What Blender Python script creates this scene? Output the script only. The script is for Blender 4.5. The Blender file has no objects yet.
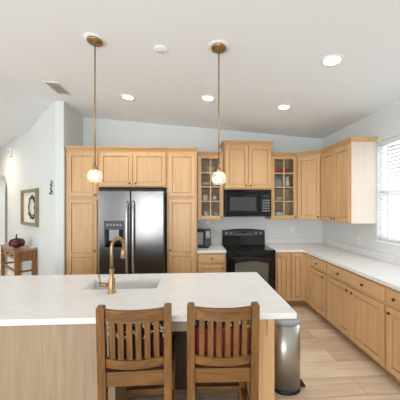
import bpy, bmesh, math, random
from mathutils import Vector, Matrix
random.seed(7)
S = bpy.context.scene
COL = S.collection
PI = math.pi

# ------------------------------------------------------------------ camera
TH = 0.0570
F = 259.465
cam_d = bpy.data.cameras.new('camera')
cam = bpy.data.objects.new('camera', cam_d); COL.objects.link(cam)
cam.location = (0, 0, 1.605)
cam.rotation_euler = (PI/2, 0, -TH)
cam_d.sensor_width = 36.0
cam_d.lens = 36.0*F/400
cam_d.shift_x = (200-205.671)/400
cam_d.shift_y = (205.546-200)/400
cam_d.clip_start = 0.02
S.camera = cam

# ------------------------------------------------------------------ world, lights, exposure
S.view_settings.view_transform = 'Standard'
S.view_settings.look = 'None'
S.view_settings.gamma = 1.0
S.view_settings.exposure = 0.5
W = bpy.data.worlds.new('daylight'); S.world = W
W.use_nodes = True
bg = W.node_tree.nodes['Background']
bg.inputs[0].default_value = (0.90, 0.95, 1.0, 1)
bg.inputs[1].default_value = 1.75

def area(name, loc, rot, sx, sy, power, col=(1, 1, 1)):
    d = bpy.data.lights.new(name, 'AREA'); d.shape = 'RECTANGLE'
    d.size = sx; d.size_y = sy; d.energy = power; d.color = col
    o = bpy.data.objects.new(name, d); COL.objects.link(o)
    o.location = loc; o.rotation_euler = rot
    return o
area('kitchen_window_daylight', (2.95, 2.45, 1.85), (0, PI/2, 0), 1.5, 1.7, 60, (0.93, 0.97, 1.0))
for nm, xa, xb, za, zb, pw in (('rear_fill_mid', -2.3, -1.45, 0.0, 2.2, 45), ('rear_fill_left', -5.6, -4.3, 0.6, 2.2, 50), ('rear_fill_right', -0.95, 0.2, 0.6, 2.2, 60)):
    area(nm, ((xa+xb)/2, -3.62, (za+zb)/2), (PI/2+0.3, 0, 0), xb-xa, zb-za, pw, (0.92, 0.96, 1.0))  # unseen fill lights added behind the camera, tilted up towards the ceiling
area('hall_lamp_glow', (-4.5, 5.4, 2.85), (0, 0, 0), 0.3, 0.3, 14, (1.0, 0.80, 0.62))
area('left_fill_light', (-6.3, 1.0, 1.4), (0, -PI/2, 0), 2.4, 6.0, 25, (0.93, 0.97, 1.0))  # unseen fill light added on the left side of the room

# ------------------------------------------------------------------ materials
def newmat(name):
    m = bpy.data.materials.new(name); m.use_nodes = True
    nt = m.node_tree
    return m, nt, nt.nodes['Principled BSDF']
def lin(c):
    return tuple((v/255/12.92 if v/255 <= 0.04045 else ((v/255+0.055)/1.055)**2.4) for v in c) + (1,)
def plain(name, c, rough=0.5, metal=0.0, noise=0.0, nscale=20, spec=None, emit=None, bump=0.0):
    m, nt, b = newmat(name)
    b.inputs['Base Color'].default_value = lin(c)
    b.inputs['Roughness'].default_value = rough
    b.inputs['Metallic'].default_value = metal
    if spec is not None: b.inputs['Specular IOR Level'].default_value = spec
    if emit:
        b.inputs['Emission Color'].default_value = lin(emit[0]); b.inputs['Emission Strength'].default_value = emit[1]
    if noise or bump:
        tc = nt.nodes.new('ShaderNodeTexCoord'); n = nt.nodes.new('ShaderNodeTexNoise')
        n.inputs['Scale'].default_value = nscale; n.inputs['Detail'].default_value = 4
        nt.links.new(tc.outputs['Object'], n.inputs['Vector'])
        if noise:
            mx = nt.nodes.new('ShaderNodeMix'); mx.data_type = 'RGBA'
            mx.inputs['A'].default_value = lin(tuple(max(0, v*(1-noise)) for v in c))
            mx.inputs['B'].default_value = lin(tuple(min(255, v*(1+noise)) for v in c))
            nt.links.new(n.outputs['Fac'], mx.inputs['Factor'])
            nt.links.new(mx.outputs['Result'], b.inputs['Base Color'])
        if bump:
            bp = nt.nodes.new('ShaderNodeBump'); bp.inputs['Strength'].default_value = bump; bp.inputs['Distance'].default_value = 0.002
            nt.links.new(n.outputs['Fac'], bp.inputs['Height']); nt.links.new(bp.outputs['Normal'], b.inputs['Normal'])
    return m
def wood(name, c1, c2, scale=(28, 28, 1.6), rough=0.38, spec=0.4, contrast=(0.35, 0.68)):
    """wood with grain running along the axis of the smallest scale; each object gets its own offset"""
    m, nt, b = newmat(name)
    tc = nt.nodes.new('ShaderNodeTexCoord'); mp = nt.nodes.new('ShaderNodeMapping')
    oi = nt.nodes.new('ShaderNodeObjectInfo')
    mp.inputs['Scale'].default_value = scale
    ad = nt.nodes.new('ShaderNodeVectorMath'); ad.operation = 'MULTIPLY_ADD'
    cb = nt.nodes.new('ShaderNodeCombineXYZ')
    for i in range(3): nt.links.new(oi.outputs['Random'], cb.inputs[i])
    ad.inputs[1].default_value = (17, 11, 13)
    nt.links.new(cb.outputs[0], ad.inputs[0]); nt.links.new(tc.outputs['Object'], ad.inputs[2])
    nt.links.new(ad.outputs[0], mp.inputs['Vector'])
    n = nt.nodes.new('ShaderNodeTexNoise'); n.inputs['Scale'].default_value = 1.0; n.inputs['Detail'].default_value = 6
    n.inputs['Roughness'].default_value = 0.62; n.inputs['Distortion'].default_value = 0.6
    nt.links.new(mp.outputs[0], n.inputs['Vector'])
    r = nt.nodes.new('ShaderNodeValToRGB')
    r.color_ramp.elements[0].position = contrast[0]; r.color_ramp.elements[0].color = lin(c2)
    r.color_ramp.elements[1].position = contrast[1]; r.color_ramp.elements[1].color = lin(c1)
    nt.links.new(n.outputs['Fac'], r.inputs[0]); nt.links.new(r.outputs[0], b.inputs['Base Color'])
    b.inputs['Roughness'].default_value = rough; b.inputs['Specular IOR Level'].default_value = spec
    return m
def glassmat(name, tint=(1, 1, 1), refl=0.12, rough=0.02):
    m, nt, b = newmat(name)
    out = nt.nodes['Material Output']
    t = nt.nodes.new('ShaderNodeBsdfTransparent'); t.inputs[0].default_value = tint + (1,)
    g = nt.nodes.new('ShaderNodeBsdfGlossy'); g.inputs['Roughness'].default_value = rough
    fr = nt.nodes.new('ShaderNodeFresnel'); fr.inputs[0].default_value = 1.45
    ml = nt.nodes.new('ShaderNodeMath'); ml.operation = 'ADD'; ml.inputs[1].default_value = refl; ml.use_clamp = True
    nt.links.new(fr.outputs[0], ml.inputs[0])
    mx = nt.nodes.new('ShaderNodeMixShader')
    nt.links.new(ml.outputs[0], mx.inputs[0]); nt.links.new(t.outputs[0], mx.inputs[1]); nt.links.new(g.outputs[0], mx.inputs[2])
    nt.links.new(mx.outputs[0], out.inputs[0])
    return m

M = {}
M['wall'] = plain('wall_paint', (221, 226, 225), 0.85, bump=0.25, nscale=90)
M['ceiling'] = plain('ceiling_paint', (240, 244, 248), 0.9, bump=0.3, nscale=70)
M['trim'] = plain('white_trim', (240, 240, 238), 0.5)
M['maple'] = wood('honey_maple', (214, 176, 131), (200, 159, 112), (26, 26, 1.4))
M['maple_h'] = wood('honey_maple_horizontal_grain', (214, 176, 131), (200, 159, 112), (1.4, 26, 26))
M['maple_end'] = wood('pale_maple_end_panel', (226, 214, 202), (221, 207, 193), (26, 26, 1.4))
M['inside'] = plain('cabinet_interior_maple', (178, 146, 108), 0.6, noise=0.04, nscale=8)
M['toe'] = wood('toe_kick_wood', (178, 136, 88), (156, 114, 70), (1.4, 26, 26))
M['oakgrey'] = wood('washed_oak_panel', (170, 149, 125), (150, 129, 105), (34, 34, 1.5), rough=0.5)
M['knee_shade'] = wood('knee_shade_brown', (72, 50, 36), (52, 35, 25), (26, 26, 1.5), rough=0.5)  # shade of the deep knee space put into the wood colour
M['chairwood'] = wood('mission_oak', (136, 95, 48), (92, 60, 28), (36, 36, 3.0), rough=0.36)
M['chairwood_h'] = wood('mission_oak_horizontal_grain', (136, 95, 48), (92, 60, 28), (3.0, 36, 36), rough=0.36)
M['tablewood'] = wood('console_oak', (164, 116, 66), (128, 86, 44), (30, 30, 3.0), rough=0.4)
M['tabletop'] = wood('console_top_oak', (176, 140, 104), (146, 112, 80), (3.0, 30, 30), rough=0.3)
M['brass'] = plain('brushed_brass', (164, 134, 96), 0.32, 1.0, noise=0.05, nscale=40)
M['bronze'] = plain('bronze_knob', (112, 84, 52), 0.35, 1.0)
M['steel'] = plain('brushed_steel', (190, 188, 184), 0.3, 1.0)
M['mwglass'] = plain('microwave_window', (66, 68, 70), 0.15, spec=0.35)  # grey reflection put into the base colour of the window
M['cansteel'] = plain('satin_steel', (178, 175, 170), 0.36, 1.0)
M['black'] = plain('black_enamel', (8, 8, 11), 0.08, spec=0.45)
M['blackmatte'] = plain('black_plastic', (22, 22, 24), 0.45)
M['charcoal'] = plain('charcoal_plastic', (58, 60, 63), 0.4)
M['grey'] = plain('grey_plastic', (150, 152, 154), 0.4)
M['white'] = plain('white_ceramic', (236, 234, 228), 0.2)
M['whiteplastic'] = plain('white_plastic', (240, 240, 238), 0.4)
M['greydish'] = plain('grey_stoneware', (186, 186, 184), 0.3, noise=0.05)
M['yellow'] = plain('yellow_stoneware', (222, 204, 132), 0.3)
M['red'] = plain('red_ceramic', (186, 44, 42), 0.3)
M['beige'] = plain('beige_ceramic', (216, 196, 166), 0.35)
M['glass'] = glassmat('clear_glass', (0.96, 0.97, 0.97), 0.0)
def mk_globe():
    m, nt, b = newmat('ribbed_lamp_glass')
    t = nt.nodes.new('ShaderNodeBsdfTransparent'); t.inputs[0].default_value = (1, 0.98, 0.95, 1)
    tl = nt.nodes.new('ShaderNodeBsdfTranslucent'); tl.inputs[0].default_value = lin((250, 246, 236))
    g = nt.nodes.new('ShaderNodeBsdfGlossy'); g.inputs['Roughness'].default_value = 0.15
    a = nt.nodes.new('ShaderNodeMixShader'); a.inputs[0].default_value = 0.2
    c = nt.nodes.new('ShaderNodeMixShader'); c.inputs[0].default_value = 0.10
    nt.links.new(t.outputs[0], a.inputs[1]); nt.links.new(tl.outputs[0], a.inputs[2])
    nt.links.new(a.outputs[0], c.inputs[1]); nt.links.new(g.outputs[0], c.inputs[2])
    nt.links.new(c.outputs[0], nt.nodes['Material Output'].inputs[0])
    return m
M['globe'] = mk_globe()
M['bulb'] = plain('glowing_bulb', (255, 244, 222), 0.4, emit=((255, 244, 224), 4))
M['lens'] = plain('light_lens', (255, 255, 250), 0.4, emit=((255, 250, 240), 9))
def mk_blind():
    m, nt, b = newmat('white_blind')
    b.inputs['Base Color'].default_value = lin((240, 240, 238)); b.inputs['Roughness'].default_value = 0.5
    t = nt.nodes.new('ShaderNodeBsdfTranslucent'); t.inputs[0].default_value = lin((235, 236, 236))
    mx = nt.nodes.new('ShaderNodeMixShader'); mx.inputs[0].default_value = 0.4
    nt.links.new(b.outputs[0], mx.inputs[1]); nt.links.new(t.outputs[0], mx.inputs[2])
    nt.links.new(mx.outputs[0], nt.nodes['Material Output'].inputs[0])
    return m
M['blind'] = mk_blind()
M['dark'] = plain('dark_opening', (46, 44, 42), 0.8)
M['ovenglass'] = plain('oven_window_glass', (92, 90, 78), 0.08, spec=0.8)  # greenish-grey reflection put into the glass colour
M['display'] = plain('grey_printed_panel', (132, 136, 140), 0.4)
M['led'] = plain('dark_display', (36, 48, 52), 0.2)
M['leaf'] = plain('dark_twig', (52, 46, 38), 0.8, noise=0.2, nscale=50)
M['wreath'] = plain('grey_green_wreath', (76, 74, 72), 0.9, noise=0.3, nscale=60)
M['paper'] = plain('white_backing', (236, 232, 224), 0.7)
M['framewood'] = wood('weathered_frame', (168, 152, 122), (132, 116, 88), (30, 30, 4), rough=0.5)
M['gourdred'] = plain('dark_red_glaze', (92, 24, 22), 0.3, noise=0.35, nscale=14)
M['gourdbrown'] = plain('brown_wicker', (74, 50, 34), 0.6, noise=0.35, nscale=60)
M['sinkwhite'] = plain('pale_sink', (226, 225, 222), 0.3)
M['hallgrey'] = plain('hall_paint', (196, 200, 196), 0.85)

def mk_steel_dark():
    m, nt, b = newmat('dark_stainless')
    b.inputs['Metallic'].default_value = 1.0
    b.inputs['Base Color'].default_value = lin((118, 117, 117))
    
    tc = nt.nodes.new('ShaderNodeTexCoord'); mp = nt.nodes.new('ShaderNodeMapping'); mp.inputs['Scale'].default_value = (1.5, 1.5, 260)
    n = nt.nodes.new('ShaderNodeTexNoise'); n.inputs['Scale'].default_value = 1
    nt.links.new(tc.outputs['Object'], mp.inputs[0]); nt.links.new(mp.outputs[0], n.inputs[0])
    r = nt.nodes.new('ShaderNodeMapRange'); r.inputs['To Min'].default_value = 0.20; r.inputs['To Max'].default_value = 0.23
    nt.links.new(n.outputs['Fac'], r.inputs[0]); nt.links.new(r.outputs[0], b.inputs['Roughness'])
    return m
M['fridge'] = mk_steel_dark()
def mk_quartz():
    m, nt, b = newmat('white_veined_quartz')
    tc = nt.nodes.new('ShaderNodeTexCoord'); mp = nt.nodes.new('ShaderNodeMapping')
    mp.inputs['Scale'].default_value = (1.0, 2.4, 1.0); mp.inputs['Rotation'].default_value = (0, 0, 0.5)
    n = nt.nodes.new('ShaderNodeTexNoise'); n.inputs['Scale'].default_value = 2.2; n.inputs['Detail'].default_value = 7; n.inputs['Distortion'].default_value = 1.3
    nt.links.new(tc.outputs['Object'], mp.inputs[0]); nt.links.new(mp.outputs[0], n.inputs[0])
    r = nt.nodes.new('ShaderNodeValToRGB'); e = r.color_ramp.elements
    e[0].position = 0.42; e[0].color = lin((234, 233, 232)); e[1].position = 0.56; e[1].color = lin((234, 233, 232))
    k = r.color_ramp.elements.new(0.49); k.color = lin((229, 227, 225))
    nt.links.new(n.outputs['Fac'], r.inputs[0]); nt.links.new(r.outputs[0], b.inputs['Base Color'])
    b.inputs['Roughness'].default_value = 0.22
    return m
M['quartz'] = mk_quartz()
def mk_floor():
    m, nt, b = newmat('light_oak_planks')
    tc = nt.nodes.new('ShaderNodeTexCoord')
    br = nt.nodes.new('ShaderNodeTexBrick')
    br.offset = 0.37; br.offset_frequency = 2
    br.inputs['Scale'].default_value = 1.0; br.inputs['Brick Width'].default_value = 1.5; br.inputs['Row Height'].default_value = 0.235
    br.inputs['Mortar Size'].default_value = 0.0022; br.inputs['Mortar Smooth'].default_value = 0.3; br.inputs['Bias'].default_value = 0.0
    br.inputs['Color1'].default_value = lin((244, 230, 210)); br.inputs['Color2'].default_value = lin((216, 192, 164))
    br.inputs['Mortar'].default_value = lin((160, 136, 112))
    nt.links.new(tc.outputs['Object'], br.inputs['Vector'])
    mp = nt.nodes.new('ShaderNodeMapping'); mp.inputs['Scale'].default_value = (1.6, 22, 1)
    nt.links.new(tc.outputs['Object'], mp.inputs[0])
    n = nt.nodes.new('ShaderNodeTexNoise'); n.inputs['Scale'].default_value = 1; n.inputs['Detail'].default_value = 6; n.inputs['Distortion'].default_value = 0.8
    nt.links.new(mp.outputs[0], n.inputs[0])
    r = nt.nodes.new('ShaderNodeValToRGB')
    r.color_ramp.elements[0].position = 0.3; r.color_ramp.elements[0].color = lin((218, 204, 188))
    r.color_ramp.elements[1].position = 0.7; r.color_ramp.elements[1].color = (1, 1, 1, 1)
    nt.links.new(n.outputs['Fac'], r.inputs[0])
    mx = nt.nodes.new('ShaderNodeMix'); mx.data_type = 'RGBA'; mx.blend_type = 'MULTIPLY'; mx.inputs['Factor'].default_value = 0.75
    nt.links.new(br.outputs['Color'], mx.inputs['A']); nt.links.new(r.outputs[0], mx.inputs['B'])
    nt.links.new(mx.outputs['Result'], b.inputs['Base Color'])
    b.inputs['Roughness'].default_value = 0.38
    return m
M['floor'] = mk_floor()
def mk_cushion(name, base, band):
    """printed fabric: plain red cloth with black and white motifs in a band along the upper edge (object Z)"""
    m, nt, b = newmat(name)
    tc = nt.nodes.new('ShaderNodeTexCoord'); sp = nt.nodes.new('ShaderNodeSeparateXYZ')
    nt.links.new(tc.outputs['Object'], sp.inputs[0])
    vo = nt.nodes.new('ShaderNodeTexNoise'); vo.inputs['Scale'].default_value = 26; vo.inputs['Detail'].default_value = 2
    nt.links.new(tc.outputs['Object'], vo.inputs['Vector'])
    r = nt.nodes.new('ShaderNodeValToRGB'); r.color_ramp.interpolation = 'CONSTANT'
    r.color_ramp.elements[0].position = 0; r.color_ramp.elements[0].color = lin((18, 14, 14))
    r.color_ramp.elements[1].position = 0.56; r.color_ramp.elements[1].color = lin((226, 214, 204))
    nt.links.new(vo.outputs['Fac'], r.inputs[0])
    g = nt.nodes.new('ShaderNodeMath'); g.operation = 'GREATER_THAN'; g.inputs[1].default_value = band
    nt.links.new(sp.outputs['Z'], g.inputs[0])
    mx = nt.nodes.new('ShaderNodeMix'); mx.data_type = 'RGBA'
    mx.inputs['A'].default_value = lin(base)
    nt.links.new(g.outputs[0], mx.inputs['Factor']); nt.links.new(r.outputs[0], mx.inputs['B'])
    nt.links.new(mx.outputs['Result'], b.inputs['Base Color']); b.inputs['Roughness'].default_value = 0.85
    return m
M['cushion_red'] = mk_cushion('red_printed_cloth', (126, 22, 24), 0.265)
M['cushion_dark'] = mk_cushion('dark_red_printed_cloth', (58, 18, 18), 0.22)

# ------------------------------------------------------------------ mesh helpers
def B(): return bmesh.new()
def box(bm, x0, x1, y0, y1, z0, z1, bev=0.0, mi=0):
    vs = [bm.verts.new((x, y, z)) for z in (z0, z1) for y in (y0, y1) for x in (x0, x1)]
    fs = [bm.faces.new([vs[i] for i in q]) for q in ((0, 2, 3, 1), (4, 5, 7, 6), (0, 1, 5, 4), (2, 6, 7, 3), (0, 4, 6, 2), (1, 3, 7, 5))]
    for f in fs: f.material_index = mi
    if bev > 0:
        es = list({e for f in fs for e in f.edges})
        bmesh.ops.bevel(bm, geom=es, offset=bev, segments=2, affect='EDGES', profile=0.6)
    return bm
def hull8(bm, lo, hi, mi=0):
    """lo, hi: four points each, counter-clockwise seen from above"""
    a = [bm.verts.new(p) for p in lo]; b = [bm.verts.new(p) for p in hi]
    fs = [bm.faces.new(a[::-1]), bm.faces.new(b)]
    for i in range(4):
        j = (i+1) % 4; fs.append(bm.faces.new((a[i], a[j], b[j], b[i])))
    for f in fs: f.material_index = mi
    return fs
def prism(bm, pts, z0, z1, bev=0.0):
    """pts counter-clockwise in xy"""
    a = [bm.verts.new((x, y, z0)) for x, y in pts]; b = [bm.verts.new((x, y, z1)) for x, y in pts]
    n = len(pts); fs = [bm.faces.new(a[::-1]), bm.faces.new(b)]
    for i in range(n):
        j = (i+1) % n; fs.append(bm.faces.new((a[i], a[j], b[j], b[i])))
    if bev > 0:
        es = list({e for f in fs for e in f.edges})
        bmesh.ops.bevel(bm, geom=es, offset=bev, segments=2, affect='EDGES', profile=0.6)
    return bm
def lathe(bm, prof, n=24, c=(0, 0, 0), smooth=True):
    """profile of (radius, z); radius 0 ends become poles"""
    rings = []
    for r, z in prof:
        if r < 1e-6: rings.append([bm.verts.new((c[0], c[1], c[2]+z))])
        else: rings.append([bm.verts.new((c[0]+r*math.cos(2*PI*k/n), c[1]+r*math.sin(2*PI*k/n), c[2]+z)) for k in range(n)])
    for A, Bq in zip(rings, rings[1:]):
        for k in range(n):
            j = (k+1) % n
            if len(A) == 1 and len(Bq) == 1: continue
            if len(A) == 1: f = bm.faces.new((A[0], Bq[j], Bq[k]))
            elif len(Bq) == 1: f = bm.faces.new((A[k], A[j], Bq[0]))
            else: f = bm.faces.new((A[k], A[j], Bq[j], Bq[k]))
            f.smooth = smooth
    return bm
def tube(bm, pts, r, n=10, caps=True):
    pts = [Vector(p) for p in pts]
    rr = r if isinstance(r, (list, tuple)) else [r]*len(pts)
    rings = []; up = None
    for i, p in enumerate(pts):
        d = (pts[min(i+1, len(pts)-1)]-pts[max(i-1, 0)]).normalized()
        if up is None:
            up = Vector((0, 0, 1)) if abs(d.z) < 0.9 else Vector((1, 0, 0))
        a = d.cross(up).normalized(); b = a.cross(d).normalized(); up = b
        rings.append([bm.verts.new(p+rr[i]*(math.cos(2*PI*k/n)*a+math.sin(2*PI*k/n)*b)) for k in range(n)])
    for A, Bq in zip(rings, rings[1:]):
        for k in range(n):
            f = bm.faces.new((A[k], A[(k+1) % n], Bq[(k+1) % n], Bq[k])); f.smooth = True
    if caps:
        bm.faces.new(rings[0][::-1]); bm.faces.new(rings[-1])
    return bm
def ico(bm, c, r, sub=2, sc=(1, 1, 1)):
    g = bmesh.ops.create_icosphere(bm, subdivisions=sub, radius=r)
    for v in g['verts']:
        v.co = Vector((v.co.x*sc[0]+c[0], v.co.y*sc[1]+c[1], v.co.z*sc[2]+c[2]))
    for v in g['verts']:
        for f in v.link_faces: f.smooth = True
    return bm
def obj(name, bm, mat, parent=None):
    bmesh.ops.recalc_face_normals(bm, faces=bm.faces)
    me = bpy.data.meshes.new(name); bm.to_mesh(me); bm.free()
    for m in (mat if isinstance(mat, (list, tuple)) else [mat]): me.materials.append(m)
    o = bpy.data.objects.new(name, me); COL.objects.link(o)
    if parent is not None: o.parent = parent
    return o
def tag(o, label, cat, group=None):
    o['label'] = label; o['category'] = cat
    if group: o['group'] = group
    return o
def thing(name, label, cat, loc=(0, 0, 0), rz=0.0, group=None):
    o = bpy.data.objects.new(name, None); COL.objects.link(o)
    o.empty_display_size = 0.1
    o.location = loc; o.rotation_euler = (0, 0, rz)
    return tag(o, label, cat, group)
def struct(name, bm, mat, parent=None):
    o = obj(name, bm, mat, parent)
    if parent is None: o['kind'] = 'structure'
    return o
def copy_tree(o, parent=None):
    kids = list(o.children)
    c = o.copy(); COL.objects.link(c)
    if parent is not None: c.parent = parent
    for k in kids: copy_tree(k, c)
    return c

# ------------------------------------------------------------------ dimensions (metres)
XR = 2.403          # right wall
YB = 4.609          # back wall
XS0, XS1, YS = -1.995, -1.868, 3.935   # stub wall beside the pantry
RX, RZ, SL = -2.1, 3.155, 0.0744       # ridge of the ceiling and its fall to the right
def zc(x):
    if x >= RX: return RZ-SL*(x-RX)
    k = min(1.0, (RX-x)/0.95)
    return RZ-0.17*k*k*(3-2*k)

# ------------------------------------------------------------------ setting
bm = B(); box(bm, -7.5, XR+0.15, -3.6, 9.2, -0.1, 0.0); struct('floor', bm, M['floor'])
bm = B()
xs = [-7.5, -3.05, -2.9, -2.75, -2.6, -2.45, -2.3, -2.2, RX, XR+0.15]
for a, b in zip(xs, xs[1:]):
    hull8(bm, [(a, -3.6, zc(a)), (b, -3.6, zc(b)), (b, 9.2, zc(b)), (a, 9.2, zc(a))],
          [(a, -3.6, zc(a)+0.12), (b, -3.6, zc(b)+0.12), (b, 9.2, zc(b)+0.12), (a, 9.2, zc(a)+0.12)])
struct('ceiling', bm, M['ceiling'])
bm = B(); box(bm, XS1, XR+0.15, YB, YB+0.12, 0, 3.3); struct('wall_back', bm, M['wall'])
# right wall with a window opening
WY0, WY1, WZ0, WZ1 = 1.75, 3.225, 1.165, 2.425
bm = B()
box(bm, XR, XR+0.15, -3.6, WY0, 0, 3.0); box(bm, XR, XR+0.15, WY1, YB, 0, 3.0)
box(bm, XR, XR+0.15, WY0, WY1, 0, WZ0); box(bm, XR, XR+0.15, WY0, WY1, WZ1, 3.0)
struct('wall_right', bm, M['wall'])
bm = B(); box(bm, XS0, XS1, YS, YB+0.12, 0, 3.3, 0.012); struct('wall_left', bm, M['wall'])
# angled hall wall: u runs along it away from the camera, d stands off it into the hall
A0 = Vector((XS0, YS+0.03, 0)); UD = Vector((-1, 1, 0)).normalized(); ND = Vector((-1, -1, 0)).normalized()
RZW = 3*PI/4       # local +x = along the wall (u), local +y = -normal*...
def hall(u, d, z): return A0+UD*u+ND*d+Vector((0, 0, z))
def prism_uv(bm, u0, u1, d0, d1, z0, z1):
    p = [hall(u0, d0, 0), hall(u1, d0, 0), hall(u1, d1, 0), hall(u0, d1, 0)]
    return hull8(bm, [(q.x, q.y, z0) for q in p], [(q.x, q.y, z1) for q in p])
bm = B()
prism_uv(bm, 0, 3.02, -0.12, 0, 0, 3.3)
prism_uv(bm, 3.92, 5.2, -0.12, 0, 0, 3.3)
na = 14; uc = 3.47; ra = 0.45; zs = 1.87
arc = [(uc-ra*math.cos(PI*k/na), zs+ra*math.sin(PI*k/na)) for k in range(na+1)]
for (ua, za), (ub, zb) in zip(arc, arc[1:]):
    p = [hall(ua, -0.12, za), hall(ub, -0.12, zb), hall(ub, 0, zb), hall(ua, 0, za)]
    q = [hall(ua, -0.12, 3.3), hall(ub, -0.12, 3.3), hall(ub, 0, 3.3), hall(ua, 0, 3.3)]
    hull8(bm, p, q)
struct('wall_hall', bm, M['wall'])
bm = B(); xa_ = -7.5
for xa, xb, za, zb in ((-5.6, -4.3, 0.6, 2.2), (-2.3, -1.45, 0.0, 2.2), (-0.95, 0.2, 0.6, 2.2)):  # added wall out of view, openings placed for light and refrigerator reflections
    box(bm, xa_, xa, -3.6, -3.48, 0, 3.3); box(bm, xa, xb, -3.6, -3.48, zb, 3.3)
    if za > 0: box(bm, xa, xb, -3.6, -3.48, 0, za)
    xa_ = xb
box(bm, xa_, XR+0.15, -3.6, -3.48, 0, 3.3)
struct('wall_rear_added', bm, M['wall'])
bm = B(); box(bm, -7.5, -7.38, -3.6, -2.8, 0, 3.2); box(bm, -7.5, -7.38, 1.2, 8.7, 0, 3.2); box(bm, -7.5, -7.38, -2.8, 1.2, 2.45, 3.2)  # added out of view to block sky light falling on the hall wall
struct('wall_left_light_block', bm, M['wall'])
bm = B(); box(bm, -7.5, -1.9, 8.6, 8.72, 0, 3.2); struct('wall_far', bm, M['hallgrey'])
bm = B(); prism_uv(bm, 0.02, 3.0, 0, 0.014, 0, 0.11); struct('baseboard_hall', bm, M['trim'])

# window in the right wall
bm = B()
fw = 0.05
for a in ((WY0, WY0+fw, WZ0, WZ1), (WY1-fw, WY1, WZ0, WZ1), (WY0, WY1, WZ0, WZ0+fw), (WY0, WY1, WZ1-fw, WZ1), (WY0, WY1, 1.74, 1.80)):
    box(bm, XR+0.075, XR+0.125, a[0], a[1], a[2], a[3], 0.004)
win = struct('window_1', bm, M['trim'])
bm = B(); box(bm, XR+0.096, XR+0.102, WY0+fw, WY1-fw, WZ0+fw, WZ1-fw); obj('pane', bm, M['glass'], win)
bm = B(); box(bm, XR-0.018, XR+0.075, WY0-0.02, WY1+0.02, WZ0-0.028, WZ0-0.001, 0.005); obj('window_sill', bm, M['trim'], win)

bl = thing('window_blind', 'white horizontal slat blind hanging in the window above the right counter', 'blind', (XR+0.035, WY1-0.02, WZ0))
L = WY1-WY0-0.04; Hh = WZ1-WZ0
bm = B(); box(bm, -0.03, 0.03, -L, 0, Hh-0.055, Hh-0.004, 0.004); obj('headrail', bm, M['blind'], bl)
bm = B(); nsl = 26
for k in range(nsl):
    z = 0.05+(Hh-0.13)*k/(nsl-1)
    t = -0.95
    dx, dz = 0.025*math.cos(t), 0.025*math.sin(t)
    hull8(bm, [(-dx, -L, z+dz-0.0014), (dx, -L, z-dz-0.0014), (dx, 0, z-dz-0.0014), (-dx, 0, z+dz-0.0014)],
          [(-dx, -L, z+dz+0.0014), (dx, -L, z-dz+0.0014), (dx, 0, z-dz+0.0014), (-dx, 0, z+dz+0.0014)])
obj('slats', bm, M['blind'], bl)
bm = B(); box(bm, -0.025, 0.025, -L, 0, 0.004, 0.026, 0.003); obj('bottom_rail', bm, M['blind'], bl)
for yy in (-0.15, -L/2, -L+0.15):
    bm = B(); box(bm, -0.0275, -0.0265, yy-0.012, yy+0.012, 0.02, Hh-0.05); obj('ladder_tape', bm, M['blind'], bl)

# ------------------------------------------------------------------ cabinets (local: x along the face, front at y=0 facing -y, y>0 into the wall)
def door_mesh(x0, x1, z0, z1, rail=0.055, mid=None, th=0.026, y=0.0):
    bm = B()
    box(bm, x0, x0+rail, y-th, y, z0, z1, 0.002); box(bm, x1-rail, x1, y-th, y, z0, z1, 0.002)
    box(bm, x0+rail, x1-rail, y-th, y, z1-rail, z1, 0.002); box(bm, x0+rail, x1-rail, y-th, y, z0, z0+rail, 0.002)
    if mid: box(bm, x0+rail, x1-rail, y-th, y, mid-rail/2, mid+rail/2, 0.002)
    zz = [(z0+rail, z1-rail)] if not mid else [(z0+rail, mid-rail/2), (mid+rail/2, z1-rail)]
    g = 0.009
    for a, b in zz:
        box(bm, x0+rail, x1-rail, y-0.004, y-0.001, a, b)
        box(bm, x0+rail+g, x1-rail-g, y-th+0.009, y-0.0045, a+g, b-g, 0.002)
    return bm
def knob(parent, x, z, y=-0.02):
    bm = B()
    lathe(bm, [(0, 0), (0.0055, 0), (0.0055, 0.012), (0.014, 0.017), (0.015, 0.022), (0.011, 0.027), (0, 0.028)], 14)
    bmesh.ops.transform(bm, matrix=Matrix.Translation((x, y, z)) @ Matrix.Rotation(PI/2, 4, 'X'), verts=bm.verts)
    return obj('knob', bm, M['bronze'], parent)
def door(parent, x0, x1, z0, z1, kn=None, mid=None, y=0.0):
    d = obj('door', door_mesh(x0, x1, z0, z1, mid=mid, y=y), M['maple'], parent)
    if kn: knob(d, kn[0], kn[1], y-0.02)
    return d
def drawer(parent, x0, x1, z0, z1, kns):
    bm = B(); box(bm, x0, x1, -0.02, 0, z0, z1, 0.004)
    box(bm, x0+0.02, x1-0.02, -0.0225, -0.018, z0+0.02, z1-0.02, 0.002)
    d = obj('drawer', bm, M['maple_h'], parent)
    for k in kns: knob(d, k, (z0+z1)/2, -0.0225)
    return d
def crown(parent, w, depth, z, left=True, right=True, o=0.045, h=0.055, mat=None):
    bm = B(); l = o if left else 0; r = o if right else 0
    steps = [(0.0, 0.0), (0.006, 0.0), (0.006, 0.012), (0.016, 0.018), (0.036, 0.040), (0.045, 0.042), (0.045, 0.055)]
    prev = None
    for (oo, zz) in steps:
        k = oo/0.045
        ring = [bm.verts.new(p) for p in ((-l*k, -0.02-o*k+0.02, z+zz*h/0.055), (w+r*k, -0.02-o*k+0.02, z+zz*h/0.055), (w+r*k, depth, z+zz*h/0.055), (-l*k, depth, z+zz*h/0.055))]
        if prev:
            for i in range(4):
                j = (i+1) % 4; bm.faces.new((prev[i], prev[j], ring[j], ring[i]))
        else: bm.faces.new(ring[::-1])
        prev = ring
    bm.faces.new(prev)
    return obj('crown', bm, mat or M['maple_h'], parent)
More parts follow.
